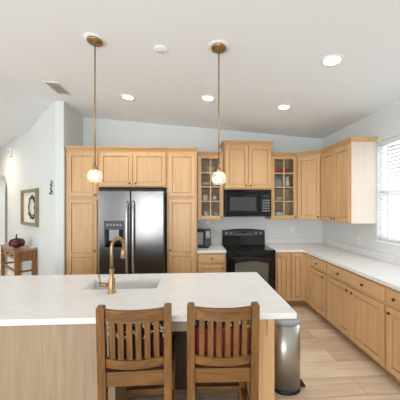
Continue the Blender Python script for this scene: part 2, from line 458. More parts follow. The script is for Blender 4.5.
def cab(name, label, loc, rz, w, depth, z0, z1, group=None, cat='cabinet'):
    t = thing(name, label, cat, loc, rz, group)
    bm = B(); box(bm, 0, w, 0, depth, z0, z1, 0.0015); obj('body', bm, M['maple'], t)
    return t

FP = 3.98   # pantry face
D0 = YB-FP-0.004
# left pantry
w = 0.478
t = cab('pantry_cabinet', 'tall maple pantry cabinet left of the refrigerator, against the wall end', (-1.858, FP, 0), 0, w, D0, 0.1, 2.43)
bm = B(); box(bm, 0.0, w, 0.06, D0, 0, 0.0995); obj('toe_kick', bm, M['toe'], t)
door(t, 0.032, w-0.02, 1.745, 2.40, (w-0.05, 1.765))
door(t, 0.032, w-0.02, 0.125, 1.70, (w-0.05, 0.93), mid=0.87)
crown(t, w, D0, 2.431, False, False)
# over the refrigerator
w = 1.01
t = cab('overhead_cabinet', 'two-door maple cabinet directly above the refrigerator', (-1.378, FP, 0), 0, w, D0, 1.882, 2.43)
door(t, 0.016, w/2-0.004, 1.90, 2.40, (w/2-0.045, 1.94)); door(t, w/2+0.004, w-0.016, 1.90, 2.40, (w/2+0.045, 1.94))
crown(t, w, D0, 2.431, False, False)
# right pantry
w = 0.456
t = cab('pantry_cabinet', 'tall maple pantry cabinet right of the refrigerator, beside the coffee maker', (-0.365, FP, 0), 0, w, D0, 0.1, 2.43)
bm = B(); box(bm, 0, w, 0.06, D0, 0, 0.0995); obj('toe_kick', bm, M['toe'], t)
door(t, 0.025, w-0.03, 1.745, 2.40)
door(t, 0.025, w-0.03, 0.125, 1.70, (0.05, 0.93), mid=0.87)
crown(t, w, D0, 2.431, False, False)

# wall cabinets with glass doors
FU = 4.28; DU = YB-FU-0.004
def glass_cab(label, x0, w, shelves):
    t = thing('glass_cabinet', label, 'cabinet', (x0, FU, 0))
    z0, z1 = 1.372, 2.43; th = 0.016
    bm = B()
    box(bm, 0, th, 0, DU, z0, z1); box(bm, w-th, w, 0, DU, z0, z1)
    box(bm, th, w-th, 0, DU, z0, z0+th); box(bm, th, w-th, 0, DU, z1-th, z1); 
    box(bm, 0, 0.03, -0.001, 0.018, z0, z1); box(bm, w-0.03, w, -0.001, 0.018, z0, z1)
    obj('carcass', bm, M['maple'], t)
    bm = B(); box(bm, th, w-th, DU-0.01, DU, z0+th, z1-th); obj('back_panel', bm, M['inside'], t)
    for z in shelves:
        bm = B(); box(bm, th, w-th, 0.03, DU-0.011, z-0.016, z, 0.002); obj('shelf', bm, M['inside'], t)
    bm = B(); a0, a1, r = 0.012, w-0.012, 0.055; zz0, zz1 = z0+0.012, z1-0.006; rt = 0.042
    box(bm, a0, a0+r, -0.022, -0.002, zz0, zz1, 0.002); box(bm, a1-r, a1, -0.022, -0.002, zz0, zz1, 0.002)
    box(bm, a0+r, a1-r, -0.022, -0.002, zz1-rt, zz1, 0.002); box(bm, a0+r, a1-r, -0.022, -0.002, zz0, zz0+r, 0.002)
    mw = 0.009
    box(bm, w/2-mw, w/2+mw, -0.020, -0.006, zz0+r, zz1-rt)
    for k in (1, 2, 3):
        z = zz0+r+(zz1-zz0-r-rt)*k/4
        box(bm, a0+r, a1-r, -0.0195, -0.0065, z-mw, z+mw)
    d = obj('door', bm, M['maple'], t)
    bm = B(); box(bm, a0+r, a1-r, -0.0055, -0.003, zz0+r, zz1-rt); obj('pane', bm, M['glass'], d)
    knob(d, a1-r/2, zz0+0.03, -0.022)
    crown(t, w, DU, 2.431, False, False)
    return t
shel = [1.372+0.012+0.055+ (1.058-0.018-0.097)*k/4+0.006 for k in (1, 2, 3)]
GX, GW = 0.105, 0.437
glass_cab('narrow maple wall cabinet with glass door, left of the black microwave', GX, GW, shel)
HX, HW = 1.328, 0.457
glass_cab('narrow maple wall cabinet with glass door, right of the black microwave', HX, HW, shel)
# microwave cabinet
FM = 4.2; w = 0.776
t = cab('overhead_cabinet', 'raised two-door maple cabinet directly above the black microwave', (0.547, FM, 0), 0, w, YB-FM-0.004, 1.868, 2.60)
door(t, 0.018, w/2-0.004, 1.89, 2.575, (w/2-0.04, 1.93)); door(t, w/2+0.004, w-0.018, 1.89, 2.575, (w/2+0.04, 1.93))
crown(t, w, YB-FM-0.004, 2.601, True, True)
# diagonal corner wall cabinet
cx0, cy0 = 1.790, FU; cx1, cy1 = 2.073, 3.997
wd = math.hypot(cx1-cx0, cy1-cy0); rzd = math.atan2(cy1-cy0, cx1-cx0)
t = thing('corner_wall_cabinet', 'maple wall cabinet set diagonally across the room corner', 'cabinet', (cx0, cy0, 0), rzd)
c_, s_ = math.cos(-rzd), math.sin(-rzd)
def loc2(x, y): return ((x-cx0)*c_-(y-cy0)*s_, (x-cx0)*s_+(y-cy0)*c_)
pts = [loc2(cx0, cy0), loc2(cx1, cy1), loc2(XR-0.004, cy1), loc2(XR-0.004, YB-0.004), loc2(cx0, YB-0.004)]
bm = B(); prism(bm, pts, 1.372, 2.43); obj('body', bm, M['maple'], t)
door(t, 0.02, wd-0.02, 1.384, 2.40, (wd-0.05, 1.42))
crown(t, wd, 0.05, 2.431, False, False)
# right wall cabinet
w = 0.745
t = cab('wall_cabinet', 'two-door maple wall cabinet on the right wall beside the window', (2.073, 3.995, 0), -PI/2, w, XR-2.073-0.003, 1.372, 2.43)
door(t, 0.012, w/2-0.003, 1.384, 2.40, (w/2-0.04, 1.42)); door(t, w/2+0.003, w-0.012, 1.384, 2.40, (w/2+0.04, 1.42))
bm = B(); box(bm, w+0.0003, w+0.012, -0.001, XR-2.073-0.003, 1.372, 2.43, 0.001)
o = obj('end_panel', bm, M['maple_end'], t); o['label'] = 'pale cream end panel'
crown(t, w+0.012, XR-2.073-0.003, 2.431, False, True)

# base cabinets
FB = 4.0; DB = YB-FB-0.004
def toe(t, w, depth, x0=0.0):
    bm = B(); box(bm, x0, x0+w, 0.075, depth, 0, 0.0995); obj('toe_kick', bm, M['toe'], t)
w = 0.449
t = cab('base_cabinet', 'short maple base cabinet with a drawer under the coffee maker', (0.097, FB, 0), 0, w, DB, 0.1, 0.875)
toe(t, w, DB)
drawer(t, 0.02, w-0.02, 0.72, 0.855, [w/2]); door(t, 0.02, w-0.02, 0.12, 0.69, (w-0.05, 0.645))
# corner base: an L of two full-height doors
t = thing('corner_base_cabinet', 'maple corner base cabinet with two tall doors right of the black range', 'cabinet', (1.322, FB, 0))
XF = 1.793
ox, oy = XF-1.322, 0.0
ye = 3.77-FB
pts = [(0, 0), (ox, 0), (ox, ye), (XR-0.004-1.322, ye), (XR-0.004-1.322, DB), (0, DB)]
bm = B(); prism(bm, pts, 0.1, 0.875); obj('body', bm, M['maple'], t)
pts = [(0, 0.075), (ox+0.075, 0.075), (ox+0.075, ye), (XR-0.004-1.322, ye), (XR-0.004-1.322, DB), (0, DB)]
bm = B(); prism(bm, pts, 0, 0.0995); obj('toe_kick', bm, M['toe'], t)
door(t, 0.03, 0.225, 0.12, 0.855, (0.06, 0.82)); door(t, 0.255, ox-0.022, 0.12, 0.855)
bm = door_mesh(0.022, -ye-0.004, 0.12, 0.855, rail=0.045)
bmesh.ops.transform(bm, matrix=Matrix.Translation((ox, 0, 0)) @ Matrix.Rotation(-PI/2, 4, 'Z'), verts=bm.verts)
obj('door', bm, M['maple'], t)
# right run
DRN = XR-XF-0.004
def rbase(label, y0, w, drw, doors):
    t = cab('base_cabinet', label, (XF, y0, 0), -PI/2, w, DRN, 0.1, 0.875)
    toe(t, w, DRN)
    for d in drw: drawer(t, *d)
    for d in doors: door(t, *d)
    return t
w = 0.452
rbase('narrow one-drawer maple base cabinet under the right counter, next to the corner', 3.767, w, [(0.012, w-0.018, 0.72, 0.855, [w/2])], [(0.012, w-0.018, 0.12, 0.69, (w-0.06, 0.645))])
w = 1.036
rbase('wide maple base cabinet under the right counter with one wide drawer above two doors', 3.312, w, [(0.018, w-0.018, 0.72, 0.855, [0.3, w-0.3])],
      [(0.018, w/2-0.004, 0.12, 0.69, (w/2-0.045, 0.645)), (w/2+0.004, w-0.018, 0.12, 0.69, (w/2+0.045, 0.645))])
w = 0.70
rbase('maple base cabinet at the right picture edge, nearest under the right counter', 2.273, w, [(0.018, w-0.018, 0.72, 0.855, [0.12])],
      [(0.018, w-0.018, 0.12, 0.69, (0.06, 0.645))])

# ------------------------------------------------------------------ countertops
def slab(pts, z0=0.8765, z1=0.914): return prism(B(), pts, z0, z1, 0.003)
t = thing('countertop', 'short white quartz countertop holding the coffee maker, left of the range', 'countertop', (0.097, YB, 0.8765))
bm = B(); box(bm, 0, 0.449, -0.64, -0.003, 0, 0.0375, 0.003); obj('slab', bm, M['quartz'], t)
bm = B(); box(bm, 0, 0.449, -0.022, -0.003, 0.038, 0.135, 0.002); obj('backsplash', bm, M['quartz'], t)
t = thing('countertop', 'long L-shaped white quartz countertop running below the window', 'countertop', (1.322, YB, 0.8765))
e = 0.025; ix = XF-e-1.322; iy = FB-e-YB
X1 = XR-1.322-0.003; YE = 1.573-YB
pts = [(0, iy), (ix-0.07, iy), (ix-0.02, iy-0.02), (ix, iy-0.07), (ix, YE), (X1, YE), (X1, -0.003), (0, -0.003)]
bm = prism(B(), pts, 0, 0.0375, 0.003); obj('slab', bm, M['quartz'], t)
bm = B(); box(bm, 0, X1-0.02, -0.022, -0.003, 0.038, 0.135, 0.002); obj('backsplash', bm, M['quartz'], t)
bm = B(); box(bm, X1-0.019, X1, YE, -0.003, 0.038, 0.135, 0.002); obj('backsplash', bm, M['quartz'], t)

# ------------------------------------------------------------------ island
IXR, IY0, IY1, IXL = 0.681, 1.637, 2.661, -2.75
t = thing('kitchen_island', 'large kitchen island base with washed oak panels and a maple end', 'kitchen island', (0, 0, 0))
bm = B(); box(bm, -2.65, -0.475, 1.665, 1.70, 0, 0.875, 0.002); o = obj('front_panel', bm, M['oakgrey'], t)
bm = B(); box(bm, -2.65, -0.475, 1.701, 2.60, 0.1, 0.60); box(bm, -0.475, 0.419, 2.151, 2.60, 0.1, 0.60); obj('body', bm, M['oakgrey'], t)
bm = B(); box(bm, -0.475, 0.419, 2.13, 2.15, 0.1, 0.875); o = obj('knee_panel', bm, M['knee_shade'], t); o['label'] = 'panel painted dark brown for the shade in the knee space'
bm = B(); box(bm, -0.475, 0.419, 2.50, 2.52, 0, 0.0995); obj('toe_kick', bm, M['knee_shade'], t)
bm = B(); box(bm, -0.4745, 0.419, 1.665, 1.69, 0.80, 0.875, 0.002); obj('apron', bm, M['oakgrey'], t)
bm = B(); box(bm, 0.42, 0.545, 1.665, 2.60, 0.0, 0.875, 0.003); o = obj('end_panel', bm, M['maple'], t); o['label'] = 'honey maple end panel'
bm = B()   # corbel profile under the overhang
prof = [(0, 0.875), (0.06, 0.875), (0.06, 0.845), (0.048, 0.815), (0.03, 0.785), (0.012, 0.755), (0, 0.75)]
a = [bm.verts.new((0.495, 1.664-y*0.001, z)) for y, z in prof]
bm.clear()
for xx in (0,):
    va = [bm.verts.new((0.492, 1.663-y*0.42, z)) for y, z in prof]; vb = [bm.verts.new((0.526, 1.663-y*0.42, z)) for y, z in prof]
    bm.faces.new(va); bm.faces.new(vb[::-1])
    for i in range(len(prof)):
        j = (i+1) % len(prof); bm.faces.new((va[i], va[j], vb[j], vb[i]))
obj('corbel', bm, M['maple'], t)
# top with a sink cut-out
SX0, SX1, SY0, SY1 = -0.90, -0.285, 2.185, 2.515
t = thing('countertop', 'big white veined quartz island countertop with the sink cut into it', 'countertop', (0, 0, 0.8765))
bm = B()
o_ = [(IXL, IY0), (IXR, IY0), (IXR, IY1), (IXL, IY1)]; i_ = [(SX0, SY0), (SX1, SY0), (SX1, SY1), (SX0, SY1)]
for z in (0, 0.0375):
    vo = [bm.verts.new((x, y, z)) for x, y in o_]; vi = [bm.verts.new((x, y, z)) for x, y in i_]
    for k in range(4):
        j = (k+1) % 4; bm.faces.new((vo[k], vo[j], vi[j], vi[k]))
    if z == 0: lo = (vo, vi)
for a, b in zip(lo, (vo, vi)):
    for k in range(4):
        j = (k+1) % 4; bm.faces.new((a[k], a[j], b[j], b[k]))
obj('slab', bm, M['quartz'], t)
# sink
t = thing('sink', 'undermount pale grey sink set into the island countertop behind the faucet', 'sink', ((SX0+SX1)/2, (SY0+SY1)/2, 0.66))
hx, hy = (SX1-SX0)/2+0.004, (SY1-SY0)/2+0.004
bm = B(); z1 = 0.2155
box(bm, -hx-0.012, hx+0.012, -hy-0.012, hy+0.012, 0.0, 0.012)
box(bm, -hx-0.012, -hx, -hy-0.012, hy+0.012, 0.012, z1); box(bm, hx, hx+0.012, -hy-0.012, hy+0.012, 0.012, z1)
box(bm, -hx, hx, -hy-0.012, -hy, 0.012, z1); box(bm, -hx, hx, hy, hy+0.012, 0.012, z1)
obj('basin', bm, M['sinkwhite'], t)
bm = B(); lathe(bm, [(0, 0.0125), (0.045, 0.0125), (0.045, 0.016), (0.03, 0.014), (0, 0.014)], 20); obj('drain', bm, M['steel'], t)
# faucet
t = thing('faucet', 'brushed brass gooseneck faucet with side lever on the island countertop', 'faucet', (-0.628, 2.10, 0.9143))
bm = B(); lathe(bm, [(0, 0), (0.032, 0), (0.032, 0.006), (0.026, 0.012), (0.026, 0.09), (0.022, 0.11), (0.016, 0.125), (0.018, 0.17), (0.021, 0.18), (0.018, 0.19), (0, 0.19)], 20); obj('base', bm, M['brass'], t)
pts = [(0, 0, 0.19), (0, 0, 0.31)]
R_ = 0.058; dv = Vector((0.62, 0.78, 0))
for k in range(13):
    a = PI-PI*1.08*k/12
    pts.append(tuple(dv*(R_+R_*math.cos(a))+Vector((0, 0, 0.355+R_*1.25*math.sin(a)))))
bm = B(); tube(bm, pts, 0.0135, 12); obj('spout', bm, M['brass'], t)
e0 = Vector(pts[-1]); dn = (Vector(pts[-1])-Vector(pts[-2])).normalized()
bm = B(); tube(bm, [e0-dn*0.005, e0+dn*0.02, e0+dn*0.075, e0+dn*0.085], [0.015, 0.019, 0.021, 0.014], 14); obj('spray_head', bm, M['brass'], t)
bm = B(); tube(bm, [(-0.024, 0, 0.062), (-0.095, 0, 0.062)], 0.014, 12); tube(bm, [(-0.088, 0, 0.06), (-0.092, 0, 0.09), (-0.097, -0.002, 0.145)], [0.008, 0.006, 0.007], 10); obj('lever', bm, M['brass'], t)

# ------------------------------------------------------------------ refrigerator
FX0, FX1 = -1.338, -0.388; fw_ = FX1-FX0
t = thing('refrigerator', 'dark stainless side-by-side refrigerator with an ice dispenser between the pantries', 'refrigerator', (FX0, 3.90, 0))
bm = B(); box(bm, 0.0, fw_, 0.005, 0.68, 0.02, 1.80); obj('body', bm, M['charcoal'], t)
for fx in (0.06, fw_-0.06):
    for fy in (0.08, 0.6):
        bm = B(); lathe(bm, [(0, 0), (0.025, 0), (0.025, 0.0195), (0, 0.0195)], 10, (fx, fy, 0)); obj('foot', bm, M['blackmatte'], t)
xs_ = 0.5*fw_-0.012
def fdoor(x0, x1):
    bm = B(); box(bm, x0, x1, -0.07, 0.0, 0.07, 1.825, 0.014)
    for f in bm.faces: f.smooth = False
    return obj('door', bm, M['fridge'], t)
dl = fdoor(0.003, xs_-0.003); dr = fdoor(xs_+0.003, fw_-0.003)
bm = B(); box(bm, 0.0, fw_, -0.05, 0.05, 1.828, 1.846, 0.003); obj('hinge_cover', bm, M['blackmatte'], t)
bm = B(); box(bm, 0.0, fw_, -0.045, 0.0, 0.022, 0.066, 0.003); obj('grille', bm, M['blackmatte'], t)
for d, x in ((dl, xs_-0.045), (dr, xs_+0.045)):
    bm = B(); tube(bm, [(x, -0.072, 0.62), (x, -0.115, 0.66), (x, -0.125, 0.8), (x, -0.125, 1.5), (x, -0.115, 1.62), (x, -0.072, 1.66)], 0.015, 12)
    obj('handle', bm, M['steel'], d)
bm = B()
dx0, dx1, dz0, dz1 = 0.085, 0.375, 0.98, 1.385
box(bm, dx0, dx0+0.018, -0.076, -0.069, dz0, dz1, 0.002); box(bm, dx1-0.018, dx1, -0.076, -0.069, dz0, dz1, 0.002)
box(bm, dx0+0.018, dx1-0.018, -0.076, -0.069, dz1-0.012, dz1, 0.002); box(bm, dx0+0.018, dx1-0.018, -0.076, -0.069, dz0, dz0+0.02, 0.002)
dp = obj('ice_dispenser', bm, M['charcoal'], dl)
bm = B(); box(bm, dx0+0.018, dx1-0.018, -0.0735, -0.0705, dz0+0.02, dz1-0.13); obj('dispenser_recess', bm, M['black'], dp)
bm = B(); box(bm, dx0+0.018, dx1-0.018, -0.075, -0.0705, dz1-0.13, dz1-0.012); obj('control_panel', bm, M['charcoal'], dp)
for k in range(5):
    bm = B(); box(bm, dx0+0.035+k*0.046, dx0+0.065+k*0.046, -0.0762, -0.0752, dz1-0.075, dz1-0.045); obj('button', bm, M['display'], dp)
bm = B(); box(bm, 0.16, 0.30, -0.085, -0.0737, dz0+0.12, dz1-0.131, 0.006); obj('paddle', bm, M['grey'], dp)
bm = B(); box(bm, fw_-0.135, fw_-0.055, -0.0715, -0.0702, 1.675, 1.69); obj('badge', bm, M['steel'], dr)

# ------------------------------------------------------------------ range
RX0, RW = 0.5545, 0.757
t = thing('range', 'black electric range with curved control backguard in the back counter run', 'range', (RX0, 3.955, 0))
bm = B(); box(bm, 0, RW, 0.03, 0.64, 0.05, 0.899, 0.003); obj('body', bm, M['blackmatte'], t)
bm = B(); box(bm, 0.01, RW-0.01, 0.06, 0.62, 0, 0.0495); obj('plinth', bm, M['blackmatte'], t)
bm = B(); box(bm, -0.001, RW+0.001, -0.01, 0.645, 0.8995, 0.915, 0.005); ck = obj('cooktop', bm, M['black'], t)
for bx, by, br_ in ((0.2, 0.15, 0.1), (0.56, 0.15, 0.085), (0.2, 0.42, 0.08), (0.56, 0.42, 0.1)):
    bm = B(); lathe(bm, [(br_-0.006, 0.9153), (br_, 0.9153), (br_, 0.9157), (br_-0.006, 0.9157), (br_-0.006, 0.9153)], 32, (bx, by, 0)); obj('burner_ring', bm, M['charcoal'], ck)
# backguard with a gently arched top
bm = B(); n = 12
pt = [(0.0, 0.9155), (RW, 0.9155)]+[(RW*(1-k/n), 1.165+0.028*math.sin(PI*k/n)) for k in range(n+1)]
va = [bm.verts.new((x, 0.575 + (0.03 if z > 1 else 0), z)) for x, z in pt]; vb = [bm.verts.new((x, 0.645, z)) for x, z in pt]
bm.faces.new(va); bm.faces.new(vb[::-1])
for i in range(len(pt)):
    j = (i+1) % len(pt); bm.faces.new((va[i], va[j], vb[j], vb[i]))
bgd = obj('backguard', bm, M['black'], t)
bm = B(); box(bm, 0.02, RW-0.02, 0.592, 0.607, 1.07, 1.16, 0.004); cp = obj('control_panel', bm, M['charcoal'], bgd)
for k, x in enumerate((0.07, 0.15, 0.60, 0.68)):
    bm = B(); lathe(bm, [(0.022, 0), (0.022, 0.01), (0.016, 0.02), (0, 0.021)], 16)
    bmesh.ops.transform(bm, matrix=Matrix.Translation((x, 0.592, 1.115)) @ Matrix.Rotation(PI/2, 4, 'X'), verts=bm.verts); obj('knob', bm, M['grey'], cp)
bm = B(); box(bm, 0.33, 0.43, 0.590, 0.5935, 1.115, 1.145); obj('clock_display', bm, M['led'], cp)
for k in range(10):
    x = 0.21+0.0345*k
    bm = B(); box(bm, x, x+0.022, 0.590, 0.5935, 1.083, 1.10); obj('button', bm, M['display'], cp)
bm = B(); box(bm, 0.004, RW-0.004, -0.015, 0.029, 0.845, 0.897, 0.004); obj('vent_trim', bm, M['black'], t)
bm = B(); box(bm, 0.004, RW-0.004, -0.02, 0.029, 0.30, 0.842, 0.008); od = obj('oven_door', bm, M['black'], t)
bm = B(); n = 14
pt = [(0.12, 0.36), (RW-0.12, 0.36)]+[(RW-0.12-(RW-0.24)*k/n, 0.715+0.03*math.sin(PI*k/n)) for k in range(n+1)]
va = [bm.verts.new((x, -0.0225, z)) for x, z in pt]; vb = [bm.verts.new((x, -0.0201, z)) for x, z in pt]
bm.faces.new(va); bm.faces.new(vb[::-1])
for i in range(len(pt)):
    j = (i+1) % len(pt); bm.faces.new((va[i], va[j], vb[j], vb[i]))
obj('oven_window', bm, M['ovenglass'], od)
bm = B(); tube(bm, [(0.05, -0.021, 0.81), (0.06, -0.055, 0.815), (0.12, -0.062, 0.818), (RW-0.12, -0.062, 0.818), (RW-0.06, -0.055, 0.815), (RW-0.05, -0.021, 0.81)], 0.012, 10); obj('handle', bm, M['black'], od)
bm = B(); box(bm, 0.004, RW-0.004, -0.015, 0.029, 0.06, 0.295, 0.006); obj('storage_drawer', bm, M['black'], t)

# ------------------------------------------------------------------ microwave
t = thing('microwave', 'black over-the-range microwave mounted under the raised maple cabinet', 'microwave', (0.556, 4.19, 1.422))
bm = B(); box(bm, 0, 0.757, 0.02, 0.40, 0, 0.442, 0.003); obj('body', bm, M['blackmatte'], t)
bm = B(); box(bm, 0.004, 0.575, -0.03, 0.0195, 0.05, 0.385, 0.012); d = obj('door', bm, M['black'], t)
bm = B(); box(bm, 0.075, 0.50, -0.0325, -0.0305, 0.10, 0.315, 0.001); obj('door_window', bm, M['mwglass'], d)
bm = B(); tube(bm, [(0.548, -0.031, 0.09), (0.552, -0.06, 0.11), (0.555, -0.066, 0.21), (0.552, -0.06, 0.32), (0.548, -0.031, 0.34)], 0.012, 10); obj('handle', bm, M['black'], d)
bm = B(); box(bm, 0.579, 0.753, -0.028, 0.0195, 0.05, 0.385, 0.01); cp = obj('control_panel', bm, M['black'], t)
bm = B(); box(bm, 0.61, 0.73, -0.0305, -0.0283, 0.315, 0.355); obj('clock_display', bm, M['led'], cp)
for r_ in range(5):
    for c in range(3):
        bm = B(); box(bm, 0.612+c*0.041, 0.642+c*0.041, -0.0305, -0.0283, 0.085+r_*0.043, 0.108+r_*0.043); obj('button', bm, M['display'], cp)
bm = B(); box(bm, 0.004, 0.753, -0.02, 0.0195, 0.39, 0.438, 0.004)
for k in range(5): box(bm, 0.03, 0.727, -0.0235, -0.0195, 0.397+k*0.008, 0.400+k*0.008)
obj('vent_grille', bm, M['black'], t)
bm = B(); box(bm, 0.004, 0.753, -0.02, 0.0195, 0.004, 0.046, 0.004); obj('bottom_trim', bm, M['black'], t)

# ------------------------------------------------------------------ coffee maker
t = thing('coffee_maker', 'black pod coffee maker on the short counter beside the pantry', 'coffee maker', (0.222, 4.28, 0.9145), 0.12)
bm = B(); box(bm, -0.10, 0.06, -0.09, 0.10, 0, 0.03, 0.006); obj('base', bm, M['blackmatte'], t)
bm = B(); box(bm, -0.005, 0.095, -0.085, 0.10, 0.0305, 0.30, 0.012); obj('tower', bm, M['charcoal'], t)
bm = B(); box(bm, 0.012, 0.078, -0.088, -0.0855, 0.16, 0.275, 0.001); o = obj('front_plate', bm, M['grey'], t); o['label'] = 'light grey front plate'
bm = B(); box(bm, -0.115, -0.006, -0.07, 0.09, 0.255, 0.305, 0.01); obj('brew_head', bm, M['blackmatte'], t)
bm = B(); box(bm, -0.10, -0.02, -0.06, 0.08, 0.0305, 0.04, 0.003); obj('drip_tray', bm, M['charcoal'], t)

# ------------------------------------------------------------------ outlets
def outlet(label, loc, rz, gang=1):
    t = thing('outlet', label, 'outlet', loc, rz, None)
    bm = B(); box(bm, -0.036*gang, 0.036*gang, -0.006, -0.0005, -0.058, 0.058, 0.003); obj('cover_plate', bm, M['whiteplastic'], t)
    for z in (-0.022, 0.022):
        bm = B(); box(bm, -0.016, 0.016, -0.0085, -0.0062, z-0.014, z+0.014, 0.003); r = obj('receptacle', bm, M['whiteplastic'], t)
        for sx in (-0.006, 0.006):
            bm = B(); box(bm, sx-0.0012, sx+0.0012, -0.0092, -0.0086, z-0.006, z+0.006); obj('slot', bm, M['dark'], r)
    return t
outlet('white outlet on the back wall between the range and the corner', (1.845, YB, 1.185), 0)
outlet('white outlet on the right wall just below the pale cabinet end panel', (XR, 3.58, 1.12), -PI/2)
t = thing('light_switch', 'white light switch on the angled hall wall beside the arch', 'light switch', tuple(hall(2.72, 0, 1.25)), -PI/4)
bm = B(); box(bm, -0.036, 0.036, -0.006, -0.0005, -0.058, 0.058, 0.003); obj('cover_plate', bm, M['whiteplastic'], t)
bm = B(); box(bm, -0.015, 0.015, -0.009, -0.0062, -0.03, 0.03, 0.002); obj('rocker', bm, M['whiteplastic'], t)
t = thing('door_chime', 'small white chime box high on the angled hall wall', 'door chime', tuple(hall(2.64, 0, 2.66)), -PI/4)
bm = B(); box(bm, -0.09, 0.09, -0.05, -0.0005, 0, 0.17, 0.008); obj('housing', bm, M['whiteplastic'], t)
bm = B()
for k in range(5): box(bm, -0.06, 0.06, -0.0515, -0.0502, 0.04+k*0.02, 0.048+k*0.02)
obj('grille', bm, M['grey'], t)

# ------------------------------------------------------------------ dishes in the glass cabinets
def dish(name, label, cat, loc, prof, mat, n=20, group=None):
    bm = lathe(B(), prof, n); o = obj(name, bm, mat); o.location = loc
    return tag(o, label, cat, group)
bowlp = lambda r, h: [(0, 0), (r*0.45, 0), (r*0.5, h*0.06), (r*0.85, h*0.5), (r, h), (r*0.95, h), (r*0.8, h*0.52), (r*0.42, h*0.12), (0, h*0.1)]
def mug(label, loc, r=0.042, h=0.095, mat=None, rz=0.0):
    t = thing('mug', label, 'mug', loc, rz)
    bm = lathe(B(), [(0, 0), (r*0.9, 0), (r, 0.01), (r, h), (r*0.9, h), (r*0.9, 0.01), (0, 0.008)], 20); obj('cup', bm, mat or M['white'], t)
    bm = tube(B(), [(r*0.97, 0, h*0.8), (r*1.45, 0, h*0.78), (r*1.65, 0, h*0.5), (r*1.4, 0, h*0.22), (r*0.97, 0, h*0.2)], 0.006, 8); obj('handle', bm, mat or M['white'], t)
    return t
F0 = 1.372+0.0165
ym = FU+0.16
dish('bowl', 'pale yellow bowl on the top shelf of the left glass cabinet', 'bowl', (GX+0.235, ym, shel[2]+0.0005), bowlp(0.075, 0.115), M['yellow'])
dish('bowl', 'wide grey bowl on the second shelf of the left glass cabinet', 'bowl', (GX+0.15, ym, shel[1]+0.0005), bowlp(0.085, 0.085), M['greydish'])
dish('bowl', 'small white bowl behind the right pendant globe, in the left glass cabinet', 'bowl', (GX+0.31, ym, shel[1]+0.0005), bowlp(0.065, 0.12), M['white'])
mug('white mug on the third shelf of the left glass cabinet, left side', (GX+0.14, ym, shel[0]+0.0005), 0.052, 0.11, rz=-0.6)
dish('bowl', 'round white sugar bowl on the third shelf of the left glass cabinet, right side', 'bowl', (GX+0.30, ym, shel[0]+0.0005), [(0, 0), (0.03, 0), (0.055, 0.03), (0.06, 0.06), (0.045, 0.09), (0.02, 0.10), (0.012, 0.118), (0, 0.12)], M['white'])
mug('white mug on the bottom shelf of the left glass cabinet, left side', (GX+0.155, ym, F0), 0.048, 0.12, rz=0.5)
mug('white mug on the bottom shelf of the left glass cabinet, right side', (GX+0.325, ym, F0), 0.044, 0.10, rz=2.6)
dish('bowl', 'red bowl on the top shelf of the right glass cabinet, left side', 'bowl', (HX+0.145, ym, shel[2]+0.0005), bowlp(0.068, 0.095), M['red'])
dish('bowl', 'red bowl on the top shelf of the right glass cabinet, right side', 'bowl', (HX+0.305, ym, shel[2]+0.0005), bowlp(0.075, 0.085), M['red'])
def plate(label, loc, r, mat, tilt):
    bm = lathe(B(), [(0, 0), (r*0.6, 0), (r, 0.016), (r, 0.021), (r*0.6, 0.006), (0, 0.006)], 28)
    bmesh.ops.transform(bm, matrix=Matrix.Translation((0, 0, r)) @ Matrix.Rotation(PI/2-tilt, 4, 'X'), verts=bm.verts)
    zmin = min(v.co.z for v in bm.verts)
    for v in bm.verts: v.co.z -= zmin
    o = obj('plate', bm, mat); o.location = loc
    return tag(o, label, 'plate')
plate('grey plate standing upright in the right glass cabinet', (HX+0.18, FU+0.22, shel[1]+0.0005), 0.092, M['greydish'], 0.2)
dish('vase', 'slim white vase on the second shelf of the right glass cabinet', 'vase', (HX+0.345, FU+0.14, shel[1]+0.0005), [(0, 0), (0.03, 0), (0.042, 0.06), (0.025, 0.13), (0.02, 0.17), (0.026, 0.185), (0.018, 0.185), (0.014, 0.15), (0, 0.14)], M['white'])
dish('bowl', 'beige bowl on the third shelf of the right glass cabinet', 'bowl', (HX+0.20, FU+0.15, shel[0]+0.0005), bowlp(0.10, 0.07), M['beige'])
dish('bowl', 'white bowl on the bottom shelf of the right glass cabinet', 'bowl', (HX+0.20, FU+0.15, F0), bowlp(0.085, 0.10), M['white'])

# ------------------------------------------------------------------ ceiling fixtures
def ceil_rot(o): o.rotation_euler = (0, math.atan(SL), 0)
def recessed(label, x, y):
    t = thing('recessed_light', label, 'ceiling light', (x, y, zc(x)-0.0008), 0, 'recessed ceiling lights'); ceil_rot(t)
    bm = lathe(B(), [(0.068, -0.004), (0.072, -0.009), (0.096, -0.006), (0.1, 0), (0.068, 0), (0.068, -0.004)], 32); obj('trim_ring', bm, M['whiteplastic'], t)
    bm = lathe(B(), [(0, -0.0035), (0.0675, -0.0035), (0.0675, -0.0005), (0, -0.0005)], 32); obj('lens', bm, M['lens'], t)
    d = bpy.data.lights.new('downlight', 'SPOT'); d.energy = 22; d.spot_size = 2.5; d.spot_blend = 0.8; d.shadow_soft_size = 0.07; d.color = (1.0, 0.985, 0.965)
    l = bpy.data.objects.new('downlight', d); COL.objects.link(l); l.parent = t; l.location = (0, 0, -0.015)
    return t
recessed('round recessed ceiling light over the refrigerator, right of the left pendant rod', -0.842, 3.535)
recessed('round recessed ceiling light beside the right pendant rod', 0.219, 3.316)
recessed('round recessed ceiling light above the right glass cabinet', 1.229, 3.364)
recessed('largest round recessed ceiling light, nearest the camera at upper right', 1.262, 2.253)
